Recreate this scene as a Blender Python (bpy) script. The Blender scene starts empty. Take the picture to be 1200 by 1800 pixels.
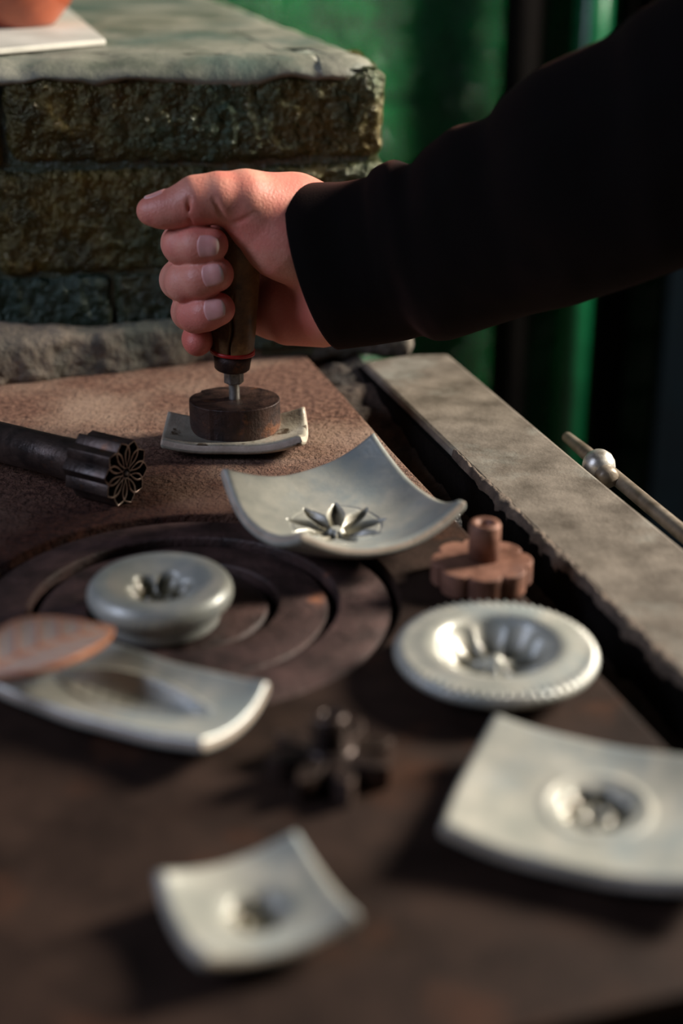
import bpy, bmesh, math, random
import numpy as np
from mathutils import Vector, Matrix, noise
R = math.radians
random.seed(4)
scene = bpy.context.scene
C = scene.collection
# ------------------------------------------------------------------ camera
H = .33; F = 2600.; PITCH = math.atan(1150 / F)
cd = bpy.data.cameras.new('camera'); cam = bpy.data.objects.new('camera', cd); C.objects.link(cam)
cam.location = (0, 0, H); cam.rotation_euler = (math.pi / 2 - PITCH, 0, 0)
cd.sensor_fit = 'VERTICAL'; cd.sensor_height = 36; cd.lens = 52; cd.clip_start = .02; cd.clip_end = 30
cd.dof.use_dof = True; cd.dof.focus_distance = .875; cd.dof.aperture_fstop = 2.9
scene.camera = cam
# ------------------------------------------------------------------ light
w = bpy.data.worlds.new('world'); scene.world = w; w.use_nodes = True
w.node_tree.nodes['Background'].inputs[0].default_value = (.75, .85, 1, 1)
w.node_tree.nodes['Background'].inputs[1].default_value = .025
def area(name, loc, target, sx, sy, power, col):
    l = bpy.data.lights.new(name, 'AREA'); l.shape = 'RECTANGLE'; l.size = sx; l.size_y = sy; l.energy = power; l.color = col
    o = bpy.data.objects.new(name, l); C.objects.link(o); o.location = loc
    o.rotation_euler = (Vector(target) - Vector(loc)).to_track_quat('-Z', 'Y').to_euler()
    return o
area('window_light_right', (1.85, 1.38, 1.0), (0, .8, 0), .42, .6, 165, (1, .91, .79))
area('window_light_left', (-1.25, .25, .85), (0, .8, .05), .35, .7, 11.5, (.68, .76, 1))
scene.view_settings.view_transform = 'Standard'; scene.view_settings.look = 'None'
scene.view_settings.gamma = 1; scene.view_settings.exposure = 0.0
scene.view_settings.use_curve_mapping = False

# ------------------------------------------------------------------ helpers
def ray(px, py):
    u = (px - 600) / F; v = -(py - 900) / F
    return Vector((u, math.cos(PITCH) + v * math.sin(PITCH), -math.sin(PITCH) + v * math.cos(PITCH)))
def G(px, py, z=0.):                 # point of the photograph at height z
    d = ray(px, py); return Vector((0, 0, H)) + d * ((z - H) / d.z)
def W(px, py, Y):                    # point of the photograph at distance Y
    d = ray(px, py); return Vector((0, 0, H)) + d * (Y / d.y)
SA = R(17)
def S(a, b, z=0.):                   # stove coordinates: a across, b away
    return Vector((a * math.cos(SA) - b * math.sin(SA), a * math.sin(SA) + b * math.cos(SA), z))
def tag(o, label=None, cat=None, group=None, kind=None):
    if label: o['label'] = label
    if cat: o['category'] = cat
    if group: o['group'] = group
    if kind: o['kind'] = kind
    return o
def empty(name, loc, rot=(0, 0, 0)):
    o = bpy.data.objects.new(name, None); C.objects.link(o); o.location = loc; o.rotation_euler = rot
    o.empty_display_size = .02; return o
def mesh(name, verts, faces, mat, parent=None, smooth=True, loc=None, mask=None, rot=None):
    me = bpy.data.meshes.new(name)
    me.from_pydata([tuple(v) for v in verts], [], [tuple(int(i) for i in f) for f in faces]); me.update()
    if smooth: me.polygons.foreach_set('use_smooth', [True] * len(me.polygons))
    if mask is not None:
        at = me.attributes.new('mask', 'FLOAT', 'POINT'); at.data.foreach_set('value', np.asarray(mask, dtype=np.float32))
    me.materials.append(mat)
    o = bpy.data.objects.new(name, me); C.objects.link(o)
    if parent: o.parent = parent
    if loc is not None: o.location = loc
    if rot is not None: o.rotation_euler = rot
    return o
def bmobj(name, bm, mat, parent=None, smooth=True, loc=None, rot=None):
    bmesh.ops.recalc_face_normals(bm, faces=bm.faces)
    me = bpy.data.meshes.new(name); bm.to_mesh(me); bm.free()
    if smooth: me.polygons.foreach_set('use_smooth', [True] * len(me.polygons))
    me.materials.append(mat)
    o = bpy.data.objects.new(name, me); C.objects.link(o)
    if parent: o.parent = parent
    if loc is not None: o.location = loc
    if rot is not None: o.rotation_euler = rot
    return o
def bev(o, wd, seg=2, ang=35):
    m = o.modifiers.new('bevel', 'BEVEL'); m.width = wd; m.segments = seg; m.limit_method = 'ANGLE'; m.angle_limit = R(ang)
    m.harden_normals = False
    return o
def prism(name, pts, z0, z1, mat, parent=None, bevel=0, loc=None, holes=None, rot=None, smooth=False):
    n = len(pts); bm = bmesh.new()
    lo = [bm.verts.new((p[0], p[1], z0)) for p in pts]; hi = [bm.verts.new((p[0], p[1], z1)) for p in pts]
    bm.faces.new(lo[::-1]); bm.faces.new(hi)
    for i in range(n): bm.faces.new((lo[i], lo[(i + 1) % n], hi[(i + 1) % n], hi[i]))
    o = bmobj(name, bm, mat, parent, smooth, loc, rot)
    if bevel: bev(o, bevel)
    return o
def lathe(name, prof, mat, parent=None, n=48, loc=None, rot=None, rf=None, closed=False, smooth=True):
    vs = []; fs = []
    for (r, z) in prof:
        for i in range(n):
            a = 2 * math.pi * i / n; k = rf(a, r, z) if rf else 1
            vs.append((r * k * math.cos(a), r * k * math.sin(a), z))
    m = len(prof)
    for j in range(m if closed else m - 1):
        for i in range(n):
            a = j * n + i; b = j * n + (i + 1) % n; j2 = (j + 1) % m
            fs.append((a, b, j2 * n + (i + 1) % n, j2 * n + i))
    if not closed:
        fs.append(tuple(range(n))[::-1]); fs.append(tuple((m - 1) * n + i for i in range(n)))
    bm = bmesh.new(); bv = [bm.verts.new(v) for v in vs]
    for f in fs: bm.faces.new([bv[i] for i in f])
    bmesh.ops.remove_doubles(bm, verts=bm.verts, dist=1e-7)
    o = bmobj(name, bm, mat, parent, smooth, loc, rot)
    return o
def fbm(p, sc, oct=4):
    return noise.fractal(Vector(p) * sc, 1.0, 2.0, oct, noise_basis='PERLIN_ORIGINAL')
def lumpy_box(name, size, res, rad, amp, sc, mat, parent=None, loc=(0, 0, 0), rot=(0, 0, 0), seed=0., amp2=0., sc2=120.):
    bm = bmesh.new(); hx, hy, hz = [s / 2 for s in size]; sd = (hx, hy, hz)
    nn = [max(2, int(s / res)) for s in size]
    for ax in range(3):
        u, v = [(1, 2), (2, 0), (0, 1)][ax]
        for sg in (-1, 1):
            g = []
            for i in range(nn[u] + 1):
                row = []
                for j in range(nn[v] + 1):
                    p = [0, 0, 0]; p[ax] = sg * sd[ax]; p[u] = -sd[u] + 2 * sd[u] * i / nn[u]; p[v] = -sd[v] + 2 * sd[v] * j / nn[v]
                    row.append(bm.verts.new(p))
                g.append(row)
            for i in range(nn[u]):
                for j in range(nn[v]):
                    q = (g[i][j], g[i + 1][j], g[i + 1][j + 1], g[i][j + 1])
                    bm.faces.new(q if sg > 0 else q[::-1])
    bmesh.ops.remove_doubles(bm, verts=bm.verts, dist=1e-5)
    for vt in bm.verts:
        p = vt.co; inn = Vector([max(-s + rad, min(s - rad, c)) for s, c in zip(sd, p)])
        d = p - inn; nrm = d.normalized() if d.length > 1e-7 else Vector((0, 0, 1))
        q = inn + nrm * rad; w_ = q + Vector((seed, seed * 2.3, seed * .7))
        k = amp * fbm(w_, sc) + (amp2 * fbm(w_, sc2, 2) if amp2 else 0)
        vt.co = q + nrm * k
    return bmobj(name, bm, mat, parent, True, loc, rot)
def sweep(name, pts, radii, mat, parent=None, n=12, loc=None):
    vs = []; fs = []; pts = [Vector(p) for p in pts]; up = Vector((0.03, 0.02, 1)); m = len(pts)
    for k, p in enumerate(pts):
        t = (pts[min(k + 1, m - 1)] - pts[max(k - 1, 0)]).normalized()
        x = t.cross(up).normalized(); y = x.cross(t)
        for i in range(n):
            a = 2 * math.pi * i / n; vs.append(p + (x * math.cos(a) + y * math.sin(a)) * radii[k])
    for k in range(m - 1):
        for i in range(n): fs.append((k * n + i, k * n + (i + 1) % n, (k + 1) * n + (i + 1) % n, (k + 1) * n + i))
    fs.append(tuple(range(n))[::-1]); fs.append(tuple((m - 1) * n + i for i in range(n)))
    bm = bmesh.new(); bv = [bm.verts.new(v) for v in vs]
    for f in fs: bm.faces.new([bv[i] for i in f])
    return bmobj(name, bm, mat, parent, True, loc)

# ------------------------------------------------------------------ materials
def mat(name, c1, c2, sc=30, rough=(.5, .7), metal=0., bump=0., bsc=200, bdist=.001, c3=None, sc3=8, t3=(.5, .65), coat=0., mask=None,
        det=6, spec=.5, bsc2=None, bump2=.5, sss=0, r=(.35, .65), crough=.15, ior=None):
    m = bpy.data.materials.new(name); m.use_nodes = True; nt = m.node_tree; N = nt.nodes; L = nt.links
    B = N['Principled BSDF']
    tc = N.new('ShaderNodeTexCoord')
    def nz(s, d=6, rg=.6, dist=0.):
        x = N.new('ShaderNodeTexNoise'); x.inputs['Scale'].default_value = s; x.inputs['Detail'].default_value = d
        x.inputs['Roughness'].default_value = rg; x.inputs['Distortion'].default_value = dist
        L.new(tc.outputs['Object'], x.inputs['Vector']); return x
    n1 = nz(sc, det)
    mr = N.new('ShaderNodeMapRange'); mr.inputs[1].default_value = r[0]; mr.inputs[2].default_value = r[1]; L.new(n1.outputs[0], mr.inputs[0])
    mx = N.new('ShaderNodeMix'); mx.data_type = 'RGBA'; mx.inputs[6].default_value = (*c1, 1); mx.inputs[7].default_value = (*c2, 1)
    L.new(mr.outputs[0], mx.inputs[0]); out = mx.outputs[2]
    if c3:
        n3 = nz(sc3, 5); m3 = N.new('ShaderNodeMapRange'); m3.inputs[1].default_value = t3[0]; m3.inputs[2].default_value = t3[1]
        L.new(n3.outputs[0], m3.inputs[0]); x3 = N.new('ShaderNodeMix'); x3.data_type = 'RGBA'; x3.inputs[7].default_value = (*c3, 1)
        L.new(m3.outputs[0], x3.inputs[0]); L.new(out, x3.inputs[6]); out = x3.outputs[2]
    if mask:
        at = N.new('ShaderNodeAttribute'); at.attribute_name = 'mask'
        x4 = N.new('ShaderNodeMix'); x4.data_type = 'RGBA'; x4.inputs[7].default_value = (*mask, 1)
        L.new(at.outputs['Fac'], x4.inputs[0]); L.new(out, x4.inputs[6]); out = x4.outputs[2]
    L.new(out, B.inputs['Base Color'])
    rr = N.new('ShaderNodeMapRange'); rr.inputs[3].default_value = rough[0]; rr.inputs[4].default_value = rough[1]; rr.inputs[1].default_value = .3; rr.inputs[2].default_value = .7
    L.new(n1.outputs[0], rr.inputs[0]); L.new(rr.outputs[0], B.inputs['Roughness'])
    B.inputs['Metallic'].default_value = metal; B.inputs['Coat Weight'].default_value = coat; B.inputs['Coat Roughness'].default_value = crough
    B.inputs['Specular IOR Level'].default_value = spec
    if sss:
        B.inputs['Subsurface Weight'].default_value = sss; B.inputs['Subsurface Radius'].default_value = (1, .35, .2); B.inputs['Subsurface Scale'].default_value = .004
    if bump:
        nb = nz(bsc, 4, .65); bp = N.new('ShaderNodeBump'); bp.inputs['Strength'].default_value = bump; bp.inputs['Distance'].default_value = bdist
        L.new(nb.outputs[0], bp.inputs['Height'])
        last = bp
        if bsc2:
            nb2 = nz(bsc2, 3, .6); b2 = N.new('ShaderNodeBump'); b2.inputs['Strength'].default_value = bump2; b2.inputs['Distance'].default_value = bdist * 3
            L.new(nb2.outputs[0], b2.inputs['Height']); L.new(b2.outputs[0], bp.inputs['Normal'])
        L.new(last.outputs[0], B.inputs['Normal'])
        if coat: L.new(last.outputs[0], B.inputs['Coat Normal'])
    return m
M = {}
M['plate_back'] = mat('dusty_cast_iron', (.055, .020, .013), (.26, .140, .095), 230, (.75, .95), .0, 1., 520, .0026, (.30, .20, .145), 9, (.45, .65), bsc2=190, bump2=1., det=9, spec=.25)
M['plate_front'] = mat('worn_cast_iron', (.012, .006, .004), (.030, .0155, .010), 28, (.6, .85), .0, .6, 300, .0008, (.060, .023, .011), 16, (.56, .72), spec=.16)
M['ring'] = mat('burner_iron', (.022, .012, .010), (.075, .036, .030), 45, (.5, .75), .15, .8, 280, .0012, (.22, .08, .035), 22, (.64, .72))
M['bar'] = mat('weathered_steel_bar', (.075, .060, .045), (.165, .138, .108), 35, (.55, .8), .15, .6, 350, .0008, (.20, .195, .165), 14, (.55, .7))
M['dirt'] = mat('soot_and_dirt', (.008, .006, .004), (.045, .03, .02), 40, (.85, 1), 0, 1., 180, .003)
M['crust'] = mat('baked_dirt_crust', (.04, .028, .02), (.15, .11, .08), 60, (.8, 1), 0, 1., 300, .002)
M['tar'] = mat('black_tar', (.004, .004, .005), (.012, .012, .014), 60, (.18, .4), 0, .8, 200, .002)
M['body'] = mat('dark_stove_enamel', (.005, .005, .005), (.010, .009, .008), 20, (.5, .7), spec=.2)
M['near_black'] = mat('shade_and_post_black', (.0015, .001, .0008), (.004, .003, .0025), 60, (.9, 1), 0, 1., 200, .002, spec=.1)  # shade put into colour on bar side and pipe gap; also the right post
M['rail'] = mat('tarnished_rail_steel', (.13, .10, .07), (.26, .22, .17), 80, (.4, .6), .4, .3, 400, .0004)
M['ball'] = mat('scuffed_chrome_ball', (.32, .29, .24), (.62, .60, .55), 130, (.28, .5), .6, .3, 400, .0003)
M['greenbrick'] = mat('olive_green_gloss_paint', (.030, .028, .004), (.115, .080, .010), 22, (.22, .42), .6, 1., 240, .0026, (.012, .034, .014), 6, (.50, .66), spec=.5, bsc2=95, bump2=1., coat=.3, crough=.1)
M['greenbrick_low'] = mat('dimmed_green_gloss_paint', (.010, .018, .006), (.034, .040, .010), 22, (.22, .42), .4, 1., 240, .0026, (.006, .024, .012), 6, (.40, .58), spec=.5, bsc2=95, bump2=1., coat=.3, crough=.12)  # greener low and left bricks, with the fading light darkened into the colour
M['mortar'] = mat('green_painted_mortar', (.012, .025, .014), (.03, .045, .02), 40, (.3, .5), 0, 1., 160, .003, coat=.3)
M['plaster'] = mat('grey_green_cement', (.085, .095, .072), (.23, .225, .175), 18, (.45, .75), 0, .6, 130, .0015, (.075, .105, .085), 11, (.50, .64))
M['curb'] = mat('sooty_concrete', (.055, .047, .037), (.20, .16, .125), 35, (.8, 1), 0, 1., 160, .003, (.05, .055, .045), 16, (.46, .6))
M['greenwall'] = mat('deep_green_gloss_wall', (.0004, .062, .014), (.001, .12, .028), 12, (.06, .16), 0, 1., 75, .02, spec=.5, bsc2=28, bump2=.5)
M['greenpipe'] = mat('green_enamel_pipe', (.001, .055, .02), (.002, .085, .03), 30, (.2, .3), 0, .3, 60, .001, (.12, .10, .04), 14, (.66, .74))
M['blue'] = mat('dark_blue_paint', (.0004, .0016, .003), (.0005, .0025, .0045), 12, (.8, .9), spec=.05)
M['floor'] = mat('dark_floor', (.01, .012, .01), (.03, .028, .022), 10, (.6, .9))
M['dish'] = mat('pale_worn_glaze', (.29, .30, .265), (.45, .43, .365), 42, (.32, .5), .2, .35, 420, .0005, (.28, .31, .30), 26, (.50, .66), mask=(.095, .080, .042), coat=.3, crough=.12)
M['dish_old'] = mat('chipped_pale_glaze', (.20, .18, .14), (.36, .33, .26), 50, (.3, .5), .2, .5, 300, .0008, (.07, .05, .03), 75, (.60, .66), mask=(.075, .062, .03), coat=.2)
M['rust'] = mat('rusty_steel', (.014, .007, .006), (.055, .023, .013), 90, (.45, .75), .35, .7, 420, .0007, (.17, .06, .02), 60, (.60, .72))
M['rust_light'] = mat('orange_rust_steel', (.12, .052, .033), (.24, .11, .07), 80, (.5, .7), .25, .5, 350, .0006, (.12, .06, .045), 50, (.55, .66))
M['darksteel'] = mat('oiled_dark_steel', (.026, .019, .017), (.075, .048, .038), 70, (.28, .5), .55, .5, 300, .0008, (.14, .06, .03), 50, (.62, .72))
M['bolt'] = mat('zinc_bolt', (.30, .28, .25), (.48, .45, .40), 200, (.3, .5), .85)
M['nut'] = mat('dull_steel_nut', (.10, .09, .08), (.30, .28, .25), 200, (.35, .55), .8, .4, 800, .0003)
M['wood'] = mat('dark_varnished_wood', (.05, .022, .009), (.20, .10, .038), 60, (.35, .5), 0, .4, 250, .0006, (.32, .18, .07), 55, (.56, .7), spec=.2)
M['red'] = mat('red_cord', (.32, .008, .008), (.5, .02, .015), 100, (.4, .5))
M['dish_edge'] = mat('bare_beige_edge', (.34, .27, .21), (.52, .43, .35), 60, (.4, .6), .1, .5, 350, .0006)
M['edge_wear'] = mat('worn_bright_steel_edge', (.26, .17, .13), (.5, .40, .33), 160, (.25, .4), .7)
M['terracotta'] = mat('glazed_terracotta', (.20, .030, .010), (.32, .065, .020), 40, (.25, .4), 0, .3, 120, .001, coat=.3)
M['leaf'] = mat('brown_clay_leaf', (.46, .15, .065), (.60, .24, .11), 60, (.45, .65), .1, .5, 300, .0007, mask=(.40, .35, .32))
M['paper'] = mat('pale_stone_tile', (.42, .41, .36), (.55, .53, .47), 30, (.5, .7), 0, .2, 200, .0005)
M['sleeve'] = mat('black_brushed_fleece', (.002, .0016, .0016), (.003, .0022, .0022), 60, (.9, 1), 0, .5, 900, .0005, spec=.1)
M['sleeve'].node_tree.nodes['Principled BSDF'].inputs['Sheen Weight'].default_value = .09
M['sleeve'].node_tree.nodes['Principled BSDF'].inputs['Sheen Tint'].default_value = (.55, .20, .15, 1)
M['sleeve'].node_tree.nodes['Principled BSDF'].inputs['Sheen Roughness'].default_value = .45
M['skin'] = mat('skin', (.60, .23, .165), (.70, .33, .24), 45, (.42, .55), 0, .5, 600, .0006, (.64, .21, .16), 28, (.46, .62), mask=(.60, .11, .085), sss=.15, bsc2=150, bump2=.12)
M['nail'] = mat('fingernail', (.62, .25, .23), (.70, .34, .31), 60, (.4, .5), coat=.05, mask=(.80, .66, .60), sss=.1)

def heat_stain(m, cx, cy, r0, r1, col):           # burnt-in dark rust around the burner opening
    nt = m.node_tree; N = nt.nodes; L = nt.links; B = N['Principled BSDF']
    src = B.inputs['Base Color'].links[0].from_socket
    tc = N.new('ShaderNodeTexCoord'); vm = N.new('ShaderNodeVectorMath'); vm.operation = 'DISTANCE'; vm.inputs[1].default_value = (cx, cy, 0)
    L.new(tc.outputs['Object'], vm.inputs[0]); nz = N.new('ShaderNodeTexNoise'); nz.inputs['Scale'].default_value = 18; L.new(tc.outputs['Object'], nz.inputs['Vector'])
    ad = N.new('ShaderNodeMath'); ad.operation = 'MULTIPLY_ADD'; ad.inputs[1].default_value = .09; L.new(nz.outputs[0], ad.inputs[0]); L.new(vm.outputs['Value'], ad.inputs[2])
    mr = N.new('ShaderNodeMapRange'); mr.inputs[1].default_value = r0 + .045; mr.inputs[2].default_value = r1 + .045; mr.inputs[3].default_value = .92; mr.inputs[4].default_value = 0
    L.new(ad.outputs[0], mr.inputs[0]); mx = N.new('ShaderNodeMix'); mx.data_type = 'RGBA'; mx.blend_type = 'MULTIPLY'; mx.inputs[7].default_value = (*col, 1)
    L.new(mr.outputs[0], mx.inputs[0]); L.new(src, mx.inputs[6]); L.new(mx.outputs[2], B.inputs['Base Color'])
heat_stain(M['plate_back'], -.077, .640, .115, .215, (.36, .21, .17))

# ------------------------------------------------------------------ setting
def struct(o): o['kind'] = 'structure'; return o
# back wall: painted, with thick relief and shallow courses
WB = 1.80
def wall_mesh():
    vs = []; fs = []; na, nz_ = 150, 150
    for i in range(na + 1):
        for j in range(nz_ + 1):
            a = .15 + 1.6 * i / na - .2; z = -.8 + 1.6 * j / nz_
            g = min(1, abs(((z + .8) / .085) % 1 - .5) * 2 / .9)
            row = int((z + .8) / .085 + .5)
            ga = min(1, abs((((a + row * .12) / .24) % 1) - .5) * 2 / .95)
            d = .004 * fbm((a, z, 3), 26) - .006 * max(0, (g - .9) / .1) - .005 * max(0, (ga - .95) / .05)
            vs.append(S(a, WB - d, z))
    for i in range(na):
        for j in range(nz_):
            k = i * (nz_ + 1) + j; fs.append((k, k + nz_ + 1, k + nz_ + 2, k + 1))
    return vs, fs
v_, f_ = wall_mesh()
struct(mesh('wall_back', v_, f_, M['greenwall']))
struct(prism('floor', [(-2.5, -1.5), (3, -1.5), (3, 3), (-2.5, 3)], -.86, -.8, M['floor']))
pp = S(.836, 1.70)
o = lathe('wall_pipe', [(.022, -.8), (.022, .8)], M['greenpipe'], None, 40, loc=(pp.x, pp.y, 0))
tag(o, 'green painted upright pipe with bright vertical highlight before the green wall', 'pipe')
p1 = S(.765, 1.74)
o = lathe('dark_upright', [(.026, -.8), (.026, .8)], M['near_black'], None, 24, loc=(p1.x, p1.y, 0))  # black upright added to fill the dark gap beside the pipe
tag(o, 'nearly black upright added for the dark gap just left of the green pipe', 'post')
p1 = S(.925, 1.76)
o = lathe('dark_upright', [(.022, -.8), (.022, .8)], M['near_black'], None, 24, loc=(p1.x, p1.y, 0))
tag(o, 'nearly black upright post right of the green pipe, near the blue panel', 'post')
# blue panel at far right
pa = W(1172, 700, 1.80)
bp_ = prism('blue_panel', [(pa.x, 1.86), (pa.x + .5, 1.86 + .12), (pa.x + .5, 1.89 + .12), (pa.x, 1.89)], -.8, .8, M['blue'], None, .004)
tag(bp_, 'very dark blue upright panel at the right edge beyond the rail', 'panel')

# ------------------------------------------------------------------ stove
stove = empty('stove', S(0, .7, -.8)); tag(stove, 'cast iron stove with rough dusty plates, a steel edge bar and a side rail', 'stove')
bpy.context.view_layer.update()
so = -stove.location
def st(o): o.parent = stove; o.location = Vector(o.location) + so; return o
BC = S(.1139, .634); BR = .1043
bc = (.1139, .634)
def arc(a0, a1, n=60, r=BR):
    return [(bc[0] + r * math.cos(a0 + (a1 - a0) * i / n), bc[1] + r * math.sin(a0 + (a1 - a0) * i / n)) for i in range(n + 1)]
seam = .702
al = math.asin((seam + .003 - bc[1]) / BR); al2 = math.asin((seam - .003 - bc[1]) / BR)
back = [(-.45, seam + .003)] + arc(math.pi - al, al)[:] + [(.236, seam + .003), (.275, seam + .001), (.2745, .80), (.276, .9), (.275, 1.04), (-.45, 1.04)]
front = [(-.45, .32), (.275, .32), (.2755, .5), (.274, .62), (.275, seam - .006), (.25, seam - .004)] + arc(al2, -math.pi - al2, 120) + [(-.45, seam - .003)]
toS = lambda L_: [tuple(S(a, b))[:2] for a, b in L_]
st(prism('back_plate', toS(back), -.012, 0, M['plate_back'], None, .0012))
st(prism('front_plate', toS(front), -.012, 0, M['plate_front'], None, .0015))
st(prism('body', toS([(-.45, .36), (.29, .36), (.29, 1.0), (-.45, 1.0)]), -.8, -.035, M['body']))
st(prism('side_panel', toS([(.29, .2), (.368, .2), (.368, .955), (.29, .955)]), -.8, -.0345, M['body']))
bar = st(prism('edge_bar', toS([(.309, -.1), (.375, -.1), (.3755, .4), (.3745, .7), (.375, .962), (.35, .968), (.309, .962), (.3095, .6), (.308, .3)]), -.030, .001, M['bar'], None, .003))
fb = st(prism('front_bar', toS([(-.45, .245), (.30, .245), (.30, .302), (-.45, .302)]), -.035, -.006, M['bar'], None, .003))
# soot trough between plate and bar
def strip(name, a0, a1, b0, b1, na, nb, zf, m):
    vs = [S(a0 + (a1 - a0) * i / na, b0 + (b1 - b0) * j / nb, zf(i / na, b0 + (b1 - b0) * j / nb, a0 + (a1 - a0) * i / na)) for i in range(na + 1) for j in range(nb + 1)]
    fs = [(i * (nb + 1) + j, (i + 1) * (nb + 1) + j, (i + 1) * (nb + 1) + j + 1, i * (nb + 1) + j + 1) for i in range(na) for j in range(nb)]
    return st(mesh(name, vs, fs, m))
def ztr(u, b, a):
    z = -.026 + .005 * fbm((a, b, 1), 45)
    k = max(0, min(1, (b - .80) / .14)); z += .019 * k * k * (3 - 2 * k)
    z += .004 * max(0, u - .72) / .28
    return z
strip('soot_trough', .272, .314, .2, 1.02, 22, 330, ztr, M['dirt'])['kind'] = 'stuff'
# crust baked along the inner edge of the bar
prism_ = st(prism('bar_shade', toS([(.3055, -.1), (.309, -.1), (.309, .962), (.3055, .962)]), -.030, -.0035, M['near_black']))  # near-black strip, paints the shade on the bar's inner side
def crust():
    vs = []; fs = []; nb = 360; na = 10
    for j in range(nb + 1):
        b = .30 + .48 * j / nb
        wd = .0015 + .0055 * max(0, fbm((b, 0, 5), 38) + .35) * min(1, max(0, (.80 - b) / .1))
        for i in range(na + 1):
            t = i / na; ang = math.pi * t
            a = .312 - wd * math.cos(ang) * 1.0 - .002; z = -.003 + .0048 * math.sin(ang) + .0012 * fbm((a, b, 2), 220) - (.002 if i == 0 else 0)
            vs.append(S(a, b, z))
    for j in range(nb):
        for i in range(na): k = j * (na + 1) + i; fs.append((k, k + 1, k + na + 2, k + na + 1))
    return vs, fs
v_, f_ = crust(); st(mesh('dirt_crust', v_, f_, M['crust']))['kind'] = 'stuff'
# black tar in the seam right of the burner
def tarz(u, b, a): return -.0008 + .0030 * math.sin(math.pi * u) * (1 + .6 * fbm((a, b, 0), 150)) - .006 * abs((b - seam) / .007) ** 2
strip('tar_seam', .197, .282, seam - .008, seam + .008, 60, 14, lambda u, b, a: tarz(u, b, a), M['tar'])
# side rail
rz = -.010
r0 = S(.3885, .93, rz); r1 = S(.3885, .2, rz)
e0 = G(996, 768, rz); e1 = G(1200, 938, rz)
dv = (e1 - e0).normalized(); pts = [e0 + dv * (.7 * i / 24) for i in range(25)]
st(sweep('rail', pts, [.0035] + [.0045] * 24, M['rail'], None, 16))
bc0 = G(1052, 818, -.004)
st(lathe('rail_ball', [(.0, -.0100), (.004, -.0092), (.0072, -.007), (.0094, -.0035), (.0100, 0), (.0094, .0035), (.0072, .007), (.004, .0092), (0, .0100)], M['ball'], None, 32, loc=bc0))
bdir = dv.to_track_quat('Z', 'Y').to_euler()
st(lathe('ball_collar', [(.0062, 0), (.0072, .002), (.0068, .006), (.0050, .009)], M['rail'], None, 24, loc=bc0 + dv * .0075 + Vector((0, 0, -.003)), rot=bdir))
st(sweep('rail_bracket', [bc0, bc0 + Vector(S(-.012, 0, -.012)), bc0 + Vector(S(-.03, 0, -.03))], [.006, .006, .006], M['rail'], None, 12))

# burner rings and disc: each lifts out
def ring(name, ri, ro, zi, zo, label):
    prof = [(ri, -.012), (ri, zi - .0012), (ri + .001, zi), (ro - .0014, zo), (ro, zo - .0015), (ro, -.012)]
    if ri <= 0: prof = [(0, -.012), (0, zi), (ro * .5, zi), (ro - .002, zo), (ro, zo - .002), (ro, -.012)]
    o = lathe(name, prof, M['ring'], None, 128, loc=(BC.x, BC.y, 0), closed=ri > 0, rot=(0, 0, ri * 7))
    tag(o, label, 'burner ring' if ri > 0 else 'burner lid', 'nested rings of the burner')
    bev(o, .0006, 2, 30)
ring('burner_ring', .0748, .1015, -.0005, -.0030, 'widest flat iron ring of the burner, just inside the front plate')
ring('burner_ring', .0456, .0708, -.0012, -.0036, 'middle flat iron ring of the burner around the centre lid')
ring('burner_plate', 0, .0418, -.0012, -.0034, 'round iron centre lid of the burner under the thick round dish')
st(prism('burner_tray', [(BC.x + .108 * math.cos(i * math.pi / 24), BC.y + .108 * math.sin(i * math.pi / 24)) for i in range(48)], -.018, -.012, M['body']))

# ------------------------------------------------------------------ masonry block with painted bricks
mas = empty('masonry_block', (-.2, 1.1, -.8)); tag(mas, 'green gloss painted brick block with grey cement top behind the stove', 'brickwork')
mo = -mas.location
MA = R(7); FR = Vector((.030, 1.030, 0)); dl = Vector((-math.cos(MA), -math.sin(MA), 0)); din = Vector((-math.sin(R(17)), math.cos(R(17)), 0))
def mp(s, d, z): q = FR + dl * s + Vector((math.sin(MA) * -1, math.cos(MA), 0)) * d; return Vector((q.x, q.y, z))
def brick(s0, s1, z0, z1, dep, seed, amp=.0026, rad=.005):
    c = mp((s0 + s1) / 2, dep / 2, (z0 + z1) / 2)
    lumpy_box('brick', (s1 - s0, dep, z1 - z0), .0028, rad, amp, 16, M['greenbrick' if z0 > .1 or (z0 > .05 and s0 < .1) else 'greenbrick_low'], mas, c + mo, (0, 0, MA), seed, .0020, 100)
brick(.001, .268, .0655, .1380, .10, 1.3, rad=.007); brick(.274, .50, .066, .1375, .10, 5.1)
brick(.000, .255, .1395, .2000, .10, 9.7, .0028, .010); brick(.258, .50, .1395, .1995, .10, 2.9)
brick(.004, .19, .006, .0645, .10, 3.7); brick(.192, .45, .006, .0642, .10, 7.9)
poly = [mp(.012, .0035, 0), mp(.5, .0035, 0), mp(.5, .66, 0), FR + din * .76 + Vector((-.012, 0, 0)), FR + din * .06 + Vector((-.012, 0, 0))]
prism('mortar_core', [tuple(p + mo)[:2] for p in poly], mo.z + .0006, mo.z + .2, M['mortar'], mas)
prism('mortar_base', [tuple(p + mo)[:2] for p in (mp(.05, .14, 0), mp(.5, .14, 0), mp(.5, .66, 0), FR + din * .75 + dl * .03)], 0, mo.z + .0006, M['mortar'], mas)
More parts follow.
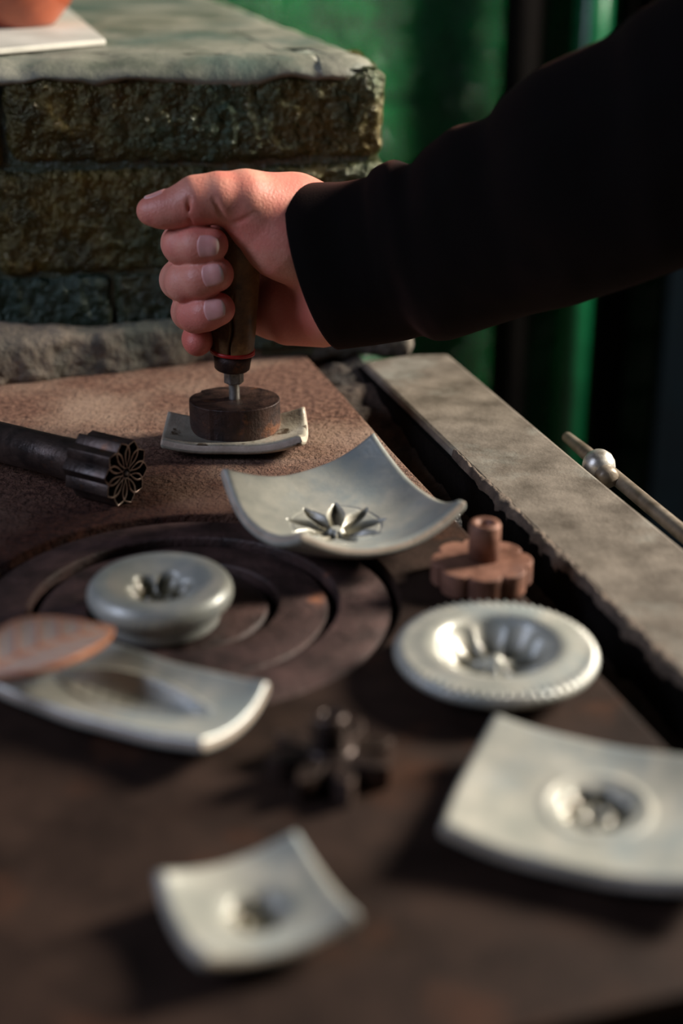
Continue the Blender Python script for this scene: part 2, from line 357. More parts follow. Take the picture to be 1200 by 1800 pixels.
def cap():
    path = [mp(.5 - .455 * i / 110, 0, 0) for i in range(111)]
    
    for i in range(0, 41):
        t = i / 40; path.append(mp(.045, 0, 0).lerp(FR, t).lerp((FR).lerp(FR + din * .04, t), t))
    path += [FR + din * (.04 + .71 * i / 60) for i in range(1, 61)]
    n = len(path); vs = []; rows = []
    zt = .2075
    prof = [(-.06, 0), (-.035, 0), (-.018, -.0005), (-.008, -.003), (-.002, -.0065), (.0015, -.0100), (.0015, -.0115), (-.001, -.0130), (-.008, -.0145)]
    for k, (off, dz) in enumerate(prof):
        for i, p in enumerate(path):
            t = (path[min(i + 1, n - 1)] - path[max(i - 1, 0)]).normalized(); out = Vector((t.y, -t.x, 0))
            q = p + out * off; lip = 0
            if k >= 4:
                s = fbm((p.x, p.y, 0), 24); g = math.exp(-((p.x + .07) / .022) ** 2)
                lip = (-.001 - .006 * s + -.010 * g) * (k - 3) / 5 * .9 + .001
            nz_ = .0022 * fbm((q.x, q.y, 4), 35) if k > 0 else .001 * fbm((q.x, q.y, 4), 35)
            vs.append((q.x + mo.x, q.y + mo.y, zt + dz + nz_ + lip + mo.z) if 0 else Vector((q.x, q.y, zt + dz + nz_ + lip)) + mo)
    fs = []
    for k in range(len(prof) - 1):
        for i in range(n - 1): a = k * n + i; fs.append((a, a + n, a + n + 1, a + 1))
    m0 = len(vs); bk = mp(.5, .66, zt) + mo; vs.append(bk)
    fs.append(tuple([m0] + list(range(n))))
    mesh('cement_top', vs, fs, M['plaster'], mas)
cap()
# curb of cement at the foot of the block
ca = math.atan2(1.0359 - .9512, -.0374 + .2316)
lumpy_box('cement_curb', (.40, .09, .036), .0032, .008, .004, 26, M['curb'], mas, Vector((-.168, 1.031, .0135)) + mo, (0, 0, ca - .05), 4.4, .0012, 120)
lumpy_box('cement_curb', (.105, .05, .024), .003, .007, .004, 30, M['curb'], mas, Vector((-.004, 1.055, .007)) + mo, (0, 0, .08), 8.4, .0012, 120)

# terracotta bowl on a pale tile on the block
t = [G(0, 96, .2085), G(186, 79, .2085), G(110, 14, .2085), G(-120, 30, .2085), G(-140, 105, .2085)]
o = prism('stone_tile', [(p.x, p.y) for p in t], .2085, .2125, M['paper'], None, .0008)
tag(o, 'flat pale tile lying on the cement top under the terracotta bowl', 'tile')
bw = G(12, 50, .2127)
o = lathe('terracotta_bowl', [(0, .0), (.030, 0), (.033, .003), (.044, .016), (.052, .032), (.055, .048), (.054, .055), (.051, .055), (.052, .046), (.048, .030), (.038, .016), (.0, .008)], M['terracotta'], None, 72, loc=(bw.x, bw.y + .028, .2127))
tag(o, 'reddish orange terracotta bowl standing on the pale tile', 'bowl')

# ------------------------------------------------------------------ dishes
def sstep(x): x = np.clip(x, 0, 1); return x * x * (3 - 2 * x)
def rel_pointed(n, r0, r1, wmax, depth, rot=0., circ=None):
    def f(x, y):
        r = np.hypot(x, y); th = np.arctan2(y, x) - rot; seg = 2 * np.pi / n
        k = (th + seg / 2) % seg - seg / 2; lx = r * np.cos(k); ly = r * np.sin(k)
        t = np.clip((lx - r0) / (r1 - r0), 0, 1); wd = wmax * np.sin(np.pi * t ** .8) ** .75 + 1e-6
        q = np.clip(1 - np.abs(ly) / wd, 0, 1); ins = (lx > r0) & (lx < r1)
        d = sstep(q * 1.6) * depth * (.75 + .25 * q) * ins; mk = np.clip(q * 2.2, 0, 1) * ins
        if circ: d = d + .0005 * np.exp(-((r - circ) / .0005) ** 2) * (q <= 0)
        return -d, mk * .85
    return f
def rel_balls(n, rr, rb, depth, bowl_r=0, bowl_d=0, ring_=0):
    def f(x, y):
        r = np.hypot(x, y); d = np.zeros_like(x); mk = np.zeros_like(x)
        for i in range(n + 1):
            cx, cy = (0, 0) if i == n else (rr * math.cos(2 * math.pi * i / n + .3), rr * math.sin(2 * math.pi * i / n + .3))
            q = np.clip(1 - ((x - cx) ** 2 + (y - cy) ** 2) / rb ** 2, 0, 1)
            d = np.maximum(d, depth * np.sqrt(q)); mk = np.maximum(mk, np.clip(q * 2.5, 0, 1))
        b = bowl_d * sstep(1.25 - r / bowl_r) if bowl_r else 0
        if ring_: b = b - .0008 * np.exp(-((r - ring_) / .0016) ** 2)
        return -(d + b), mk
    return f
def rel_lobes(n, r0, r1, depth, rot=0.):
    def f(x, y):
        r = np.hypot(x, y); th = np.arctan2(y, x) - rot
        c = np.abs(np.cos(n * th / 2)) ** .6
        t = np.clip((r - r0) / (r1 * (.86 + .14 * c) - r0), 0, 1)
        q = np.sin(np.pi * t ** .75)
        d = depth * (q ** .7) * (.35 + .65 * c)
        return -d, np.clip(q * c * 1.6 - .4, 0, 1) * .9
    return f
def rel_leaf(L_, wd, depth, rot):
    def f(x, y):
        u = x * math.cos(rot) + y * math.sin(rot); v = -x * math.sin(rot) + y * math.cos(rot)
        t = np.clip(u / L_ + .5, 0, 1); w_ = wd * np.sin(np.pi * t ** .85) ** .9 + 1e-6
        q = np.clip(1 - np.abs(v) / w_, 0, 1) * ((t > 0) & (t < 1))
        vein = .0005 * np.exp(-(v / .0007) ** 2) * (q > 0) + .0004 * np.exp(-(((u - np.abs(v) * .9) % .007 - .0035) / .0007) ** 2) * (q > .1)
        rim = .0012 * np.exp(-((np.abs(v) - w_) / .0012) ** 2) * ((t > .02) & (t < .98))
        return -(depth * sstep(q * 1.3)) + vein + rim, np.clip(q * 1.5 - .3, 0, 1) * .10
    return f
def square_dish(name, cs, thick, zc, pe, bow, relief, m, label, group=None, rrot=0., roff=(0, 0), rr=.0022, N=96, edge=1.0):
    P = [np.array(c, float) for c in cs]                # order: (-,-) (+,-) (+,+) (-,+)
    ctr = sum(P) / 4; U = (P[1] + P[2] - P[0] - P[3]) / 4; V = (P[2] + P[3] - P[0] - P[1]) / 4
    hu = np.linalg.norm(U[:2]); hv = np.linalg.norm(V[:2])
    def nodes(h):
        q = rr / h; e = np.array([0, .12, .35, .65]) * q
        return np.concatenate([-1 + e, np.linspace(-1 + q, 1 - q, N), (1 - e)[::-1]])
    us, vs_ = nodes(hu), nodes(hv); u, v = np.meshgrid(us, vs_, indexing='ij')
    def bil(k): return ((1 - u) * (1 - v) * P[0][k] + (1 + u) * (1 - v) * P[1][k] + (1 + u) * (1 + v) * P[2][k] + (1 - u) * (1 + v) * P[3][k]) / 4
    X = bil(0) + bow * ((1 - v * v) * u * U[0] + (1 - u * u) * v * V[0]); Y = bil(1) + bow * ((1 - v * v) * u * U[1] + (1 - u * u) * v * V[1])
    s = ((np.abs(u) ** 2 + np.abs(v) ** 2) / 2) ** pe
    Z = zc + (bil(2) - zc) * s
    lx = X - ctr[0] - roff[0]; ly = Y - ctr[1] - roff[1]
    dz, mk = relief(lx, ly) if relief else (0 * Z, 0 * Z)
    du = (1 - np.abs(u)) * hu; dv_ = (1 - np.abs(v)) * hv
    rnd = lambda d: rr - np.sqrt(np.maximum(rr ** 2 - np.maximum(rr - d, 0) ** 2, 0))
    drop = np.minimum(rnd(du) + rnd(dv_), rr * 1.2)
    wob = .0004 * np.sin(X * 130 + 1) * np.cos(Y * 111)
    # thickness measured along the surface normal
    gx, gy = np.gradient(Z); e1 = np.stack(np.gradient(X), -1); e2 = np.stack(np.gradient(Y), -1)
    tx = np.stack([e1[..., 0], e2[..., 0], gx], -1); ty = np.stack([e1[..., 1], e2[..., 1], gy], -1)
    n_ = np.cross(tx, ty); n_ /= np.linalg.norm(n_, axis=-1, keepdims=True)
    n_ *= np.sign(n_[..., 2:3])
    top = np.stack([X, Y, Z + wob], -1) + n_ * (dz - drop)[..., None]
    bot = np.stack([X, Y, Z + wob], -1) - n_ * (thick - drop)[..., None]
    sh = bot[..., 2].min(); base = np.array([ctr[0], ctr[1], 0])
    zs = -sh + .0003
    a, b = u.shape; idx = np.arange(a * b).reshape(a, b); off = a * b
    fs = []
    q = np.stack([idx[:-1, :-1], idx[1:, :-1], idx[1:, 1:], idx[:-1, 1:]], -1).reshape(-1, 4); fs += q.tolist(); fs += (q[:, ::-1] + off).tolist()
    lp = np.concatenate([idx[:, 0], idx[-1, 1:], idx[::-1, -1][1:], idx[0, ::-1][1:-1]])
    for i in range(len(lp)): j = (i + 1) % len(lp); fs.append([lp[j], lp[i], lp[i] + off, lp[j] + off])
    V_ = np.concatenate([top.reshape(-1, 3), bot.reshape(-1, 3)]); V_[:, 2] += zs
    V_ -= base; nq = len(fs) - len(lp)
    mm = np.concatenate([np.broadcast_to(mk, Z.shape).reshape(-1), np.zeros(a * b)])
    o = mesh(name, V_, fs, m, loc=base, mask=mm); bmf(o)
    o.data.materials.append(M['dish_edge'])
    for p_ in o.data.polygons[nq:]: p_.material_index = 1
    tag(o, label, 'dish', group); return o
def bmf(o):
    bm = bmesh.new(); bm.from_mesh(o.data); bmesh.ops.recalc_face_normals(bm, faces=bm.faces); bm.to_mesh(o.data); bm.free()
GD = None
# bowl-like dish at centre
h = .034
A = [G(530, 930, .032), G(808, 874, h), G(655, 757, .037), G(398, 818, h)]
square_dish('square_dish', A, .0064, .0075, 1.15, .10, rel_pointed(9, .003, .0265, .0054, .0040, .2, .0235), M['dish'],
            'deep curled square dish with a pointed petal flower, in front of the hand', rr=.002, N=150, roff=(-.002, -.002))
# dish under the stamp
E_ = [G(287, 776, .012), G(527, 771, .014), G(533, 720, .0175), G(298, 729, .0175)]
square_dish('square_dish', E_, .0068, .0045, 1.2, .06, None, M['dish_old'], 'small chipped pale dish pressed under the rusty stamp in the hand', rr=.0018, N=70)
# leaf dish at left
z = .016
b1 = G(355, 1300, z); b2 = G(468, 1198, z); d_ = (b2 - b1); nrm = Vector((-d_.y, d_.x, 0)).normalized()
lq = .112; b3 = b2 + nrm * lq + Vector((0, .004, 0)); b4 = b1 + nrm * lq
cB = (b1 + b2 + b3 + b4) / 4
square_dish('rectangular_dish', [b4, b1, b2, b3], .0062, .006, .9, .05, rel_leaf(.080, .0135, .0030, math.atan2(nrm.y, nrm.x) + math.pi), M['dish'],
            'long pale dish with a pressed leaf shape, under the brown leaf at left', rr=.0018, N=110, roff=(.005, -.002))
# small dish in front
h = .016
Cc = [G(362, 1672, h), G(622, 1600, h), G(518, 1462, h), G(282, 1530, h)]
square_dish('square_dish', Cc, .0058, .0055, 1.05, .08, rel_balls(6, .0062, .0036, .0026, .0125, .003), M['dish'],
            'smallest square dish with a flower dent, alone at the bottom of the photo', rr=.002, N=80)
# dish cut by the right edge
h = .018
d1 = G(872, 1254, h); d2 = G(780, 1446, h - .002); e_ = d2 - d1; pr = Vector((-e_.y, e_.x, 0))
sc_ = 1.27; d3 = d2 + pr * sc_; d4 = d1 + pr * sc_
square_dish('square_dish', [d2, d3, d4, d1], .0062, .006, 1.1, .08, rel_balls(8, .0095, .0044, .0026, .0150, .0034, .0195), M['dish'],
            'large curled square dish with a small round flower dent, at the right edge', rr=.002, N=110, roff=(.001, .003))

def round_dish(name, loc, Rr, prof, relief, m, label, nr=110, nt=260, beads=0):
    # prof: (r, z) outer profile from the centre of the top outwards, round the rim and under to the foot
    tot = [0]
    for i in range(1, len(prof)): tot.append(tot[-1] + math.dist(prof[i], prof[i - 1]))
    ts = np.linspace(0, tot[-1], nr); pr_ = np.interp(ts, tot, [p[0] for p in prof]); pz = np.interp(ts, tot, [p[1] for p in prof])
    for _ in range(3):
        pr_[1:-1] = (pr_[:-2] + 2 * pr_[1:-1] + pr_[2:]) / 4; pz[1:-1] = (pz[:-2] + 2 * pz[1:-1] + pz[2:]) / 4
    th = np.linspace(0, 2 * np.pi, nt, endpoint=False)
    X = pr_[:, None] * np.cos(th); Y = pr_[:, None] * np.sin(th); Z = np.repeat(pz[:, None], nt, 1)
    im = int(np.argmax(pr_)); topm = (np.arange(nr) < im)[:, None]
    dz, mk = relief(X, Y); Z = Z + dz * topm; mk = mk * topm
    if beads:
        rb = np.abs(X ** 2 + Y ** 2) ** .5
        Z = Z + topm * .0015 * np.clip(np.cos(beads * th[None, :]), -.2, 1) * np.exp(-((rb - Rr * .93) / .0022) ** 2)
    V_ = np.stack([X, Y, Z], -1).reshape(-1, 3); idx = np.arange(nr * nt).reshape(nr, nt); nx = np.roll(idx, -1, 1)
    fs = np.stack([idx[:-1], idx[1:], nx[1:], nx[:-1]], -1).reshape(-1, 4).tolist(); fs.append(idx[-1].tolist())
    o = mesh(name, V_, fs, m, loc=loc, mask=mk.reshape(-1))
    bm = bmesh.new(); bm.from_mesh(o.data); bmesh.ops.remove_doubles(bm, verts=bm.verts[:nt], dist=1e-5); bmesh.ops.recalc_face_normals(bm, faces=bm.faces); bm.to_mesh(o.data); bm.free()
    tag(o, label, 'dish'); return o
c = G(281, 1026, .018)
round_dish('round_dish', (c.x, c.y, -.001), .0345, [(1e-4, .0145), (.008, .0145), (.016, .0185), (.025, .0215), (.031, .0210), (.0338, .0180), (.0345, .0145), (.0335, .0110), (.0295, .0085), (.0280, .004), (.0275, .0), (.020, 0), (1e-3, .001)],
           rel_balls(6, .0100, .0058, .0042, .018, .002), M['dish'], 'thick round dish with a small flower dent, on the burner centre lid')
c = G(871, 1150, .011)
round_dish('round_dish', (c.x, c.y, .0002), .0450, [(1e-4, .0105), (.004, .0085), (.010, .0068), (.018, .0080), (.0240, .0125), (.0275, .0160), (.031, .0168), (.036, .0158), (.042, .0150), (.0448, .0130), (.0450, .0110), (.043, .0088), (.036, .0078), (.030, .004), (.026, 0), (.018, 0), (1e-3, .001)],
           rel_lobes(9, .003, .0255, .0052, .2), M['dish'], 'round dish with a beaded rim and deep ribbed flower, at right', beads=64)

# ------------------------------------------------------------------ cutters
def flower_outline(n, r0, r1, k=10, p=1., rot=0.):
    out = []
    for i in range(n * k):
        a = 2 * math.pi * i / (n * k); c_ = abs(math.cos(n * a / 2)) ** p; rr_ = r0 + (r1 - r0) * c_
        out.append((rr_ * math.cos(a + rot), rr_ * math.sin(a + rot)))
    return out
c = G(845, 1022, 0)
cut = empty('flower_cutter', (c.x, c.y, .0)); tag(cut, 'orange rusty scalloped disc cutter with an upright tube, behind the beaded dish', 'cutter')
prism('disc', flower_outline(8, .0212, .0252, 12, .5), .0004, .0125, M['rust_light'], cut, .0008)
tz = .0125
lathe('tube', [(.0045, tz), (.0078, tz), (.0078, tz + .0178), (.0070, tz + .0192), (.0050, tz + .0192), (.0035, tz + .0180), (.0033, tz)], M['rust_light'], cut, 36, loc=(0, 0, 0), closed=True)
bpy.data.objects['tube'].location = (.001, .0015, 0)
c = G(582, 1355, 0)
star = empty('star_cutter', (c.x, c.y, 0)); tag(star, 'dark blurred star cutter with separate petals and a short stem, near the front', 'cutter')
for i in range(8):
    a = i * math.pi / 4 + .28
    pts_ = [(.004, -.0022), (.012, -.0040), (.018, -.0046), (.0225, -.0030), (.0262, 0), (.0225, .0030), (.018, .0046), (.012, .0040), (.004, .0022)]
    prism('petal', pts_, .0004, .0105, M['darksteel'], star, .0008, rot=(0, 0, a))
lathe('hub', [(0, .0005), (.0095, .0005), (.0095, .0112), (.0080, .0122), (0, .0122)], M['darksteel'], star, 32)
lathe('stem', [(.0030, .0122), (.0062, .0122), (.0062, .0250), (.0055, .0262), (.0038, .0262), (.0030, .0255)], M['darksteel'], star, 28, closed=True)
# tube cutter lying at left
p0 = G(222, 832, .0185); p1 = G(0, 786, .0150); ax = (p1 - p0); ax.z = 0; ax.normalize()
tub = empty('tube_cutter', p0); tag(tub, 'dark steel petal cutter tube lying on its side at left edge', 'cutter')
tub.rotation_euler = ax.to_track_quat('Z', 'Y').to_euler()
def petal_tube(i, n):
    a = 2 * math.pi * i / n + .2; K = 12; ins = []; outs = []
    for (scale, lst) in ((1., outs), (.80, ins)):
        for k in range(K):
            t = k / K; side = 1 if t < .5 else -1; s = t * 2 if t < .5 else 2 - t * 2
            r = .0022 + .0168 * s; wv = .0061 * math.sin(math.pi * min(1, s * .97 + .02) ** 1.25) ** .75
            if scale < 1: r = .0106 + (r - .0106) * .90; wv *= .78
            lst.append((r, side * wv))
    vs = []; Ln = .030
    for (lst, z0) in ((outs, Ln), (outs, .0), (ins, .0), (ins, .016)):
        for (x, y) in lst:
            zz = z0 + (.0 if z0 else 0)
            vs.append((x * math.cos(a) - y * math.sin(a), x * math.sin(a) + y * math.cos(a), zz))
    fs = []
    for l in range(3):
        for k in range(K): fs.append((l * K + k, l * K + (k + 1) % K, (l + 1) * K + (k + 1) % K, (l + 1) * K + k))
    fs.append(tuple(range(K))); fs.append(tuple(3 * K + k for k in range(K)))
    bm = bmesh.new(); bv = [bm.verts.new(v) for v in vs]
    for f in fs: bm.faces.new([bv[j] for j in f])
    o = bmobj('petal', bm, M['darksteel'], tub, True); o.data.materials.append(M['edge_wear'])
    for p_ in o.data.polygons:
        if all(o.data.vertices[i].co.z < .0005 for i in p_.vertices): p_.material_index = 1
    return o
for i in range(10):
    o = petal_tube(i, 10); bev(o, .00035, 2, 30)
lathe('handle', [(0, .022), (.0150, .022), (.0150, .026), (.0125, .032), (.0118, .05), (.0115, .13), (0, .13)], M['darksteel'], tub, 28)
lathe('pin', [(0, -.0006), (.0012, -.0006), (.0014, 0), (.0014, .02)], M['bolt'], tub, 14)
# brown clay leaf on the long dish
def leaf():
    L_ = .066; n, m = 90, 44; vs = []; mk = []; fs = []; z0 = .0042
    for side in (1, 0):
        for i in range(n + 1):
            t = i / n; wd = .0185 * math.sin(math.pi * t ** .82) ** .85 + .0003
            for j in range(m + 1):
                s = -1 + 2 * j / m; x = (t - .5) * L_; y = s * wd
                bend = .0030 * math.cos(math.pi * (t - .5)) - .0035 * (y / .0185) ** 2 * -1
                vein = math.exp(-(y / .0011) ** 2); u = (x + abs(y) * -.6)
                k = abs(((u / .0105) % 1) - .5) * .0105; vein = max(vein, math.exp(-(k / .0008) ** 2)); vein = max(vein, math.exp(-((wd - abs(y)) / .0018) ** 2))
                if side: z = bend + z0 - (1 - vein) * .0011 - (.0012 if abs(s) > .985 else 0)
                else: z = bend + (.0 if abs(s) < .985 else .001)
                vs.append((x, y, z)); mk.append((1 - vein) * .85 if side else 0)
    q = (n + 1) * (m + 1)
    for i in range(n):
        for j in range(m):
            a = i * (m + 1) + j; f = (a, a + m + 1, a + m + 2, a + 1); fs.append(f); fs.append(tuple(x + q for x in f[::-1]))
    for i in range(n):
        for j in (0, m): a = i * (m + 1) + j; fs.append((a, a + m + 1, a + m + 1 + q, a + q))
    for j in range(m):
        for i in (0, n): a = i * (m + 1) + j; fs.append((a, a + 1, a + 1 + q, a + q))
    return vs, fs, mk
v_, f_, k_ = leaf(); c = G(86, 1154, .022)
o = mesh('clay_leaf', v_, f_, M['leaf'], mask=k_, loc=c, rot=(R(7), R(3), R(43))); bmf(o)
tag(o, 'brown veined leaf piece resting on the back corner of the long dish', 'leaf')

# ------------------------------------------------------------------ stamp held in the hand
SY = .855; sb = W(411, 768, SY - .004)
sx = W(412, 700, SY).x; dz0 = .0062
stamp = empty('hand_stamp', (sx, SY, dz0)); tag(stamp, 'rusty disc stamp on a threaded bolt with a wooden handle, gripped by the hand', 'stamp')
ol = []
for i in range(72):
    a = 2 * math.pi * i / 72; rx, ry = .0278, .0232
    k = 1 + (.03 if 1.9 < a < 2.5 else 0) - (.035 if 2.5 <= a < 2.62 else 0) - (.03 if 4.2 < a < 4.9 else 0) + (.02 if .9 < a < 1.5 else 0)
    ol.append((rx * k * math.cos(a), ry * k * math.sin(a)))
prism('disc', ol, 0, .0215, M['rust'], stamp, .0007)
zb = .0215
prof = [(0, zb - .001)]
for i in range(18): prof += [(.0034, zb + i * .00098), (.0028, zb + i * .00098 + .00049)]
lathe('bolt', prof + [(0, zb + .0177)], M['bolt'], stamp, 20)
zn = zb + .0103
prism('nut', [(.0062 * math.cos(i * math.pi / 3 + .2), .0062 * math.sin(i * math.pi / 3 + .2)) for i in range(6)], zn, zn + .0086, M['nut'], stamp, .0006)
hs = empty('handle_assembly', (0, 0, 0)); bpy.data.objects.remove(hs)
tilt = (0, R(4.5), 0); zh = zn + .0083
lathe('ferrule', [(0, 0), (.0095, 0), (.0107, .0012), (.0112, .006), (.0120, .0100), (0, .0100)], M['rust'], stamp, 32, loc=(-.001, 0, zh), rot=tilt)
hp = (-.001 + .0006, 0, zh + .0100)
def crack(a, r, z):
    d = (a - 4.66 + .05 * math.sin(z * 260)) ; return 1 - .30 * math.exp(-(d / .045) ** 2) * max(0, min(1, (.040 - z) / .02)) + .008 * math.cos(a * 9 + 1)
lathe('handle', [(0, 0), (.0108, 0), (.0125, .0015)] + [(.0128 + .0009 * math.sin(i / 30 * 3.1) - (.002 if i > 27 else 0), .003 + .078 * i / 30) for i in range(31)] + [(.007, .084), (0, .0845)], M['wood'], stamp, 220, loc=hp, rot=tilt, rf=crack)
for k in range(2):
    pr_ = [(.0125 + .0011 * math.cos(t * math.pi / 5), .0011 * math.sin(t * math.pi / 5)) for t in range(10)]
    lathe('red_cord', pr_, M['red'], stamp, 48, loc=(hp[0] + .0001, 0, hp[2] + .0010 + .0018 * k), rot=(R(4 if k else -3), R(4.5), 0), closed=True)

# ------------------------------------------------------------------ the hand and arm
def tcap(X, Y, Z, a, b, ra, rb):
    a = np.array(a, np.float32); b = np.array(b, np.float32); d = b - a; L2 = float(d @ d) + 1e-12
    px, py, pz = X - a[0], Y - a[1], Z - a[2]
    t = np.clip((px * d[0] + py * d[1] + pz * d[2]) / L2, 0, 1)
    return np.sqrt((px - t * d[0]) ** 2 + (py - t * d[1]) ** 2 + (pz - t * d[2]) ** 2) - (ra + (rb - ra) * t)
def smin(a, b, k):
    h_ = np.clip(.5 + .5 * (b - a) / k, 0, 1); return b * (1 - h_) + a * h_ - k * h_ * (1 - h_)
def chain(X, Y, Z, pts, k=.003):
    d = None
    for (a, ra), (b, rb) in zip(pts[:-1], pts[1:]):
        q = tcap(X, Y, Z, a, b, ra, rb); d = q if d is None else smin(d, q, k)
    return d
fingers = [
    [(W(408, 385, .895), .0125), (W(318, 428, .868), .0112), (W(320, 431, .838), .0108), (W(345, 431, .8315), .0104), (W(371, 430, .8300), .0098)],
    [(W(415, 440, .900), .0125), (W(316, 492, .868), .0115), (W(326, 496, .8375), .0112), (W(352, 490, .8310), .0108), (W(380, 482, .8295), .0101)],
    [(W(425, 495, .898), .0120), (W(334, 548, .868), .0108), (W(344, 552, .838), .0105), (W(362, 549, .8325), .0102), (W(384, 543, .8310), .0096)],
    [(W(430, 550, .892), .0110), (W(356, 590, .868), .0092), (W(347, 596, .852), .0086), (W(347, 602, .846), .0082)],
]
thumb = [(W(500, 372, .853), .019), (W(432, 350, .842), .0150), (W(385, 348, .838), .0140), (W(345, 353, .836), .0135), (W(310, 365, .835), .0108), (W(285, 370, .835), .0096), (W(265, 371, .835), .0082)]
palm = [
    (W(452, 385, .846), W(500, 415, .850), .0185, .0235), (W(500, 415, .850), W(560, 440, .858), .0235, .027),
    (W(430, 348, .848), W(520, 362, .862), .0138, .0170), (W(520, 362, .862), W(600, 400, .862), .0170, .021),
    (W(408, 385, .895), W(560, 440, .875), .0125, .022), (W(415, 440, .900), W(560, 460, .880), .0130, .022),
    (W(425, 495, .898), W(570, 490, .878), .0125, .022), (W(430, 550, .892), W(560, 530, .872), .0120, .020),
    (W(505, 570, .868), W(560, 560, .868), .0125, .0165), (W(500, 530, .870), W(575, 530, .865), .0125, .022),
    (W(480, 560, .882), W(560, 545, .872), .012, .019),
    (W(455, 392, .868), W(396, 384, .866), .0150, .0100),
    (W(580, 430, .862), W(760, 400, .83), .028, .032), (W(590, 520, .860), W(760, 440, .83), .024, .032),
]
def hand_sdf(X, Y, Z):
    P = None
    for a, b, ra, rb in palm:
        q = tcap(X, Y, Z, a, b, ra, rb); P = q if P is None else smin(P, q, .009)
    for f in fingers:
        P = smin(P, tcap(X, Y, Z, f[0][0], f[1][0], f[0][1], f[1][1]), .006)
    T = chain(X, Y, Z, thumb, .004)
    P = smin(P, T, .008)
    for f in fingers: P = smin(P, chain(X, Y, Z, f, .004), .0012)
    # creases
    for a, b, r in [(W(472, 492, .842), W(540, 522, .834), .0016), (W(400, 398, .826), W(376, 350, .823), .0011), (W(331, 350, .822), W(334, 392, .827), .0010), (W(402, 400, .828), W(455, 372, .824), .0008)]:
        q = tcap(X, Y, Z, a, b, r, r * .4); P = -smin(-P, q, .0025)
    return P
def surface_nets(F_, org, h_):
    ins = F_ < 0; nx, ny, nz_ = F_.shape
    cnt = np.zeros((nx - 1, ny - 1, nz_ - 1), np.int8)
    cs = [(i, j, k) for i in (0, 1) for j in (0, 1) for k in (0, 1)]
    for i, j, k in cs: cnt += ins[i:nx - 1 + i, j:ny - 1 + j, k:nz_ - 1 + k]
    cells = np.argwhere((cnt > 0) & (cnt < 8)); idx = -np.ones(cnt.shape, np.int64); idx[tuple(cells.T)] = np.arange(len(cells))
    val = {c_: F_[cells[:, 0] + c_[0], cells[:, 1] + c_[1], cells[:, 2] + c_[2]] for c_ in cs}
    acc = np.zeros((len(cells), 3)); n = np.zeros(len(cells))
    for a in cs:
        for ax_ in range(3):
            if a[ax_] == 0:
                b = list(a); b[ax_] = 1; b = tuple(b); va, vb = val[a], val[b]; m = (va < 0) != (vb < 0)
                t = np.where(m, va / np.where(m, va - vb, 1), 0)
                p = np.repeat(np.array([a], float), len(cells), 0); p[:, ax_] = t; acc += p * m[:, None]; n += m
    V_ = (cells + acc / n[:, None]) * h_ + org; fs = []
    for ax_ in range(3):
        o1, o2 = (ax_ + 1) % 3, (ax_ + 2) % 3
        sl0 = [slice(None)] * 3; sl1 = [slice(None)] * 3; sl0[ax_] = slice(0, -1); sl1[ax_] = slice(1, None)
        A_ = ins[tuple(sl0)]; B_ = ins[tuple(sl1)]; e = np.argwhere(A_ != B_)
        e = e[(e[:, o1] > 0) & (e[:, o2] > 0) & (e[:, o1] < F_.shape[o1] - 1) & (e[:, o2] < F_.shape[o2] - 1)]
        def cell(d1, d2): q = e.copy(); q[:, o1] -= d1; q[:, o2] -= d2; return idx[tuple(q.T)]
        q = np.stack([cell(1, 1), cell(0, 1), cell(0, 0), cell(1, 0)], -1)
        flip = ~A_[tuple(e.T)]; q[flip] = q[flip][:, ::-1]; fs.append(q)
    return V_, np.concatenate(fs)
person = empty('person', W(900, 400, .80)); tag(person, 'person in a black sweater sleeve pressing the stamp down with a closed fist', 'person')
po = -person.location
hh = .0008; allp = [p for f in fingers + [thumb] for p, r in f] + [q for a in palm for q in a[:2]]
lo = np.array([min(p[i] for p in allp) - .03 for i in range(3)]); hi = np.array([max(p[i] for p in allp) + .03 for i in range(3)]); hi[0] = .030
gx_ = [np.arange(lo[i], hi[i], hh, dtype=np.float32) for i in range(3)]
Fd = hand_sdf(gx_[0][:, None, None], gx_[1][None, :, None], gx_[2][None, None, :])
Fd[-1] = .001; Fd = np.maximum(Fd, (gx_[0] - (hi[0] - .004))[:, None, None])
V_, Q_ = surface_nets(Fd, lo, hh); del Fd
# redness of fingertips, knuckles and the palm
red = np.zeros(len(V_))
for pt, rad, amt in [(fingers[0][4][0], .014, .7), (fingers[1][4][0], .014, .7), (fingers[2][4][0], .014, .8), (fingers[3][3][0], .018, .9), (thumb[5][0], .016, .5),
                     (fingers[0][2][0], .013, .5), (fingers[1][2][0], .013, .5), (fingers[2][2][0], .013, .5), (W(410, 370, .825), .012, .4), (W(500, 560, .85), .03, .6), (W(345, 380, .825), .014, .4)]:
    red = np.maximum(red, amt * np.exp(-(np.linalg.norm(V_ - np.array(pt), axis=1) / rad) ** 2))
body = mesh('body', V_ + np.array(po), Q_, M['skin'], person, mask=red)
sm = body.modifiers.new('smooth', 'SMOOTH'); sm.factor = .5; sm.iterations = 3
